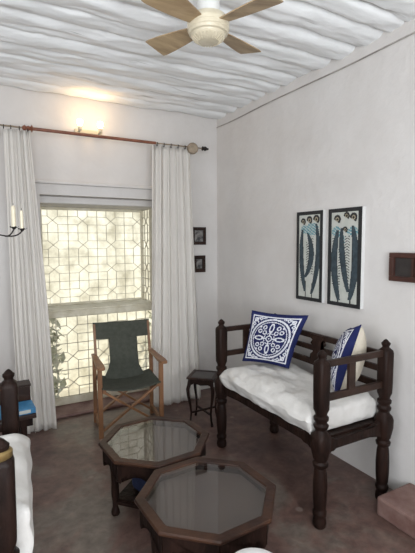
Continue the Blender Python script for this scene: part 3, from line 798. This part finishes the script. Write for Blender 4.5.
# ------------------------------------------------------------------ small side stool
st = thing('side_table', 'small dark square table with curved legs between curtain and bench', 'side table', (-.548, -.70, 0), math.radians(47))
s_ = .118; zt = .415
bm = B(); 
for a0, a1, b0, b1 in ((-s_, s_, -s_, -s_ + .028), (-s_, s_, s_ - .028, s_), (-s_, -s_ + .028, -s_ + .028, s_ - .028), (s_ - .028, s_, -s_ + .028, s_ - .028)):
    box(bm, (a0, b0, zt - .016), (a1, b1, zt))
obj('top_frame', bm, M['dark2'], st, bevel=.003)
bm = B(); box(bm, (-s_ + .027, -s_ + .027, zt - .014), (s_ - .027, s_ - .027, zt - .005)); obj('top_inlay', bm, M['slate'] if 'slate' in M else M['darkglass'], st)
for k in range(4):
    bm = B(); q = s_ - .022
    out = [(-q, zt - .016), (q, zt - .016), (q, zt - .075), (q - .03, zt - .06), (q - .045, zt - .05), (.02, zt - .052), (0, zt - .068), (-.02, zt - .052), (-q + .045, zt - .05), (-q + .03, zt - .06), (-q, zt - .075)]
    prism(bm, out, 'y', -.006, .006); bm.transform(Matrix.Rotation(k * PI / 2, 4, 'Z') @ Matrix.Translation((0, q, 0))); obj('apron', bm, M['dark'], st)
    a = PI / 4 + k * PI / 2; d = Vector((math.cos(a), math.sin(a), 0)); r0 = q * math.sqrt(2)
    pts = [d * (r0 - .004) + Vector((0, 0, zt - .017)), d * (r0 + .004) + Vector((0, 0, .35)), d * (r0 + .018) + Vector((0, 0, .31)), d * (r0 + .012) + Vector((0, 0, .25)), d * (r0 - .006) + Vector((0, 0, .17)), d * (r0 - .014) + Vector((0, 0, .10)), d * (r0 - .008) + Vector((0, 0, .045)), d * (r0 + .004) + Vector((0, 0, .012)), d * (r0 + .006)]
    bm = B(); tube(bm, pts, .01, 10, radii=[.015, .016, .016, .013, .010, .0085, .0085, .012, .012]); obj('leg', bm, M['dark'], st, smooth=True)
for k in range(2):
    a = PI / 4 + k * PI / 2; d = Vector((math.cos(a), math.sin(a), 0)); r1 = r0 - .014
    bm = B(); bar(bm, d * r1 + Vector((0, 0, .095 + .006 * k)), -d * r1 + Vector((0, 0, .095 + .006 * k)), .012, .014); obj('stretcher', bm, M['dark'], st)

# ------------------------------------------------------------------ armchair at the left edge
AX = -2.355
ac = carved_seat('carved_armchair', 'dark carved armchair with turned posts cut off by the left picture edge', 'armchair', (-2.394, -2.107, 0), PI - .094, .24, .37, True)
for o in list(ac.children):
    pass
bm = B(); loft(bm, [(.979, .030, 2), (.985, .034, 2), (1.0, .034, 2), (1.006, .028, 2)], 20); bm.transform(Matrix.Translation((-.24, .37, -.06)))
obj('brass_cap', bm, M['brass'], ac, smooth=True, label='tarnished brass ring cap')
mattress('seat_cushion', 'thick white cushion bulging over the front of the carved armchair', 'cushion', (-2.348, -2.115, 0), .27, .31, .487, .73, 9, M['mattress'], over=0, amp=.014).rotation_euler = (0, 0, -.094)

# ------------------------------------------------------------------ table with boxes behind the armchair
tt = thing('low_table', 'dark wooden low table by the left curtain with boxes on top', 'table', (-2.13, -.95, .0))
bm = B(); box(bm, (-.19, -.17, .475), (.19, .17, .500)); obj('tabletop', bm, M['dark2'], tt, bevel=.004)
bm = B(); box(bm, (-.17, -.15, .425), (.17, .15, .475)); obj('apron', bm, M['dark'], tt)
for sx in (-1, 1):
    for sy in (-1, 1):
        bm = B(); loft(bm, [(0, .014, 5), (.43, .02, 5)], 12, (sx * .12, sy * .10)); obj('leg', bm, M['dark'], tt)
bx_ = thing('blue_box', 'flat bright blue printed box lying on the low table at left', 'box', (-2.06, -1.03, .5005), .06)
bm = B(); box(bm, (-.12, -.075, 0), (.115, .075, .036)); obj('carton', bm, M['bookblue'], bx_, bevel=.002)
bm = B(); box(bm, (.02, -.0765, .008), (.085, -.0753, .028)); obj('front_label', bm, M['paper'], bx_, label='pale printed panel')
wb = thing('wooden_box', 'dark brown wooden box standing behind the flat blue box', 'box', (-2.10, -.86, .5005))
bm = B(); box(bm, (-.15, -.05, 0), (.15, .05, .115)); obj('case', bm, M['dark2'], wb, bevel=.003)
bm = B(); box(bm, (-.155, -.055, .1155), (.155, .055, .13)); obj('lid', bm, M['dark2'], wb, bevel=.003)

# ------------------------------------------------------------------ white round pouf at the bottom edge
pf = thing('round_pouf', 'round white pouf, only its domed top showing at the bottom picture edge', 'pouf', (-1.452, -2.752, 0))
PZ = .93
bm = B(); loft(bm, [(0, .125, 2), (.02, .14, 2), (.2, .15, 2), (.37, .148, 2), (.385, .142, 2)], 36); obj('body', bm, M['white'], pf, smooth=True)
bm = B(); loft(bm, [(.386, .142, 2), (.40, .149, 2), (.43, .148, 2), (.465, .135, 2), (.495, .11, 2), (.515, .075, 2), (.525, .03, 2), (.526, .005, 2)], 36); obj('cushion_top', bm, M['white'], pf, smooth=True, ang=80)

for c_ in pf.children: c_.scale = (.88, .88, PZ)
# ------------------------------------------------------------------ lights
def area(name, loc, size, rot, power, col):
    l = bpy.data.lights.new(name, 'AREA'); l.shape = 'RECTANGLE'; l.size, l.size_y = size; l.energy = power; l.color = col
    o = bpy.data.objects.new(name, l); o.location = loc; o.rotation_euler = rot; COL.objects.link(o); return o
area('daylight_rear_window', ((rx0 + rx1) / 2, YB - .05, (rz0 + rz1) / 2), (rx1 - rx0, rz1 - rz0), (PI / 2 + .42, 0, 0), 124, (.93, .965, 1.0))
area('daylight_left_window', (XL - .05, (wy0 + wy1) / 2, (wz0 + wz1) / 2), (wz1 - wz0, wy1 - wy0), (0, -PI / 2 - .35, 0), 44, (.95, .975, 1.0))
for x in (-1.399, -1.225):
    l = bpy.data.lights.new('bulb_light', 'POINT'); l.energy = .85; l.color = (1.0, .66, .34); l.shadow_soft_size = .03
    o = bpy.data.objects.new('bulb_light', l); o.location = (x, -.18, 2.66); COL.objects.link(o)
sun = bpy.data.lights.new('sun', 'SUN'); sun.energy = 2.8; sun.color = (1, .95, .82); sun.angle = .01
so = bpy.data.objects.new('sun', sun); so.rotation_euler = (math.radians(48), 0, math.radians(20)); COL.objects.link(so)
w = bpy.data.worlds.new('sky'); scene.world = w; w.use_nodes = True
bg = w.node_tree.nodes['Background']; bg.inputs['Color'].default_value = (.80, .88, 1.0, 1); bg.inputs['Strength'].default_value = .85

# ------------------------------------------------------------------ camera
yaw, pit, rol, f = 0.5024, 0.081, -0.0051, 422.35
F = Vector((math.sin(yaw) * math.cos(pit), math.cos(yaw) * math.cos(pit), -math.sin(pit)))
Rr = Vector((math.cos(yaw), -math.sin(yaw), 0)); U = Rr.cross(F)
R2 = math.cos(rol) * Rr + math.sin(rol) * U; U2 = -math.sin(rol) * Rr + math.cos(rol) * U
cam = bpy.data.cameras.new('camera'); cam.sensor_fit = 'VERTICAL'; cam.sensor_height = 36; cam.lens = f / 553 * 36
cam.clip_start = .02
co = bpy.data.objects.new('camera', cam); COL.objects.link(co)
Mx = Matrix((R2, U2, -F)).transposed().to_4x4(); Mx.translation = Vector((-2.2294, -3.8431, 1.55))
co.matrix_world = Mx
scene.camera = co
scene.view_settings.view_transform = 'Standard'; scene.view_settings.look = 'None'
scene.view_settings.gamma = 1; scene.view_settings.use_curve_mapping = False
scene.view_settings.exposure = 0.0
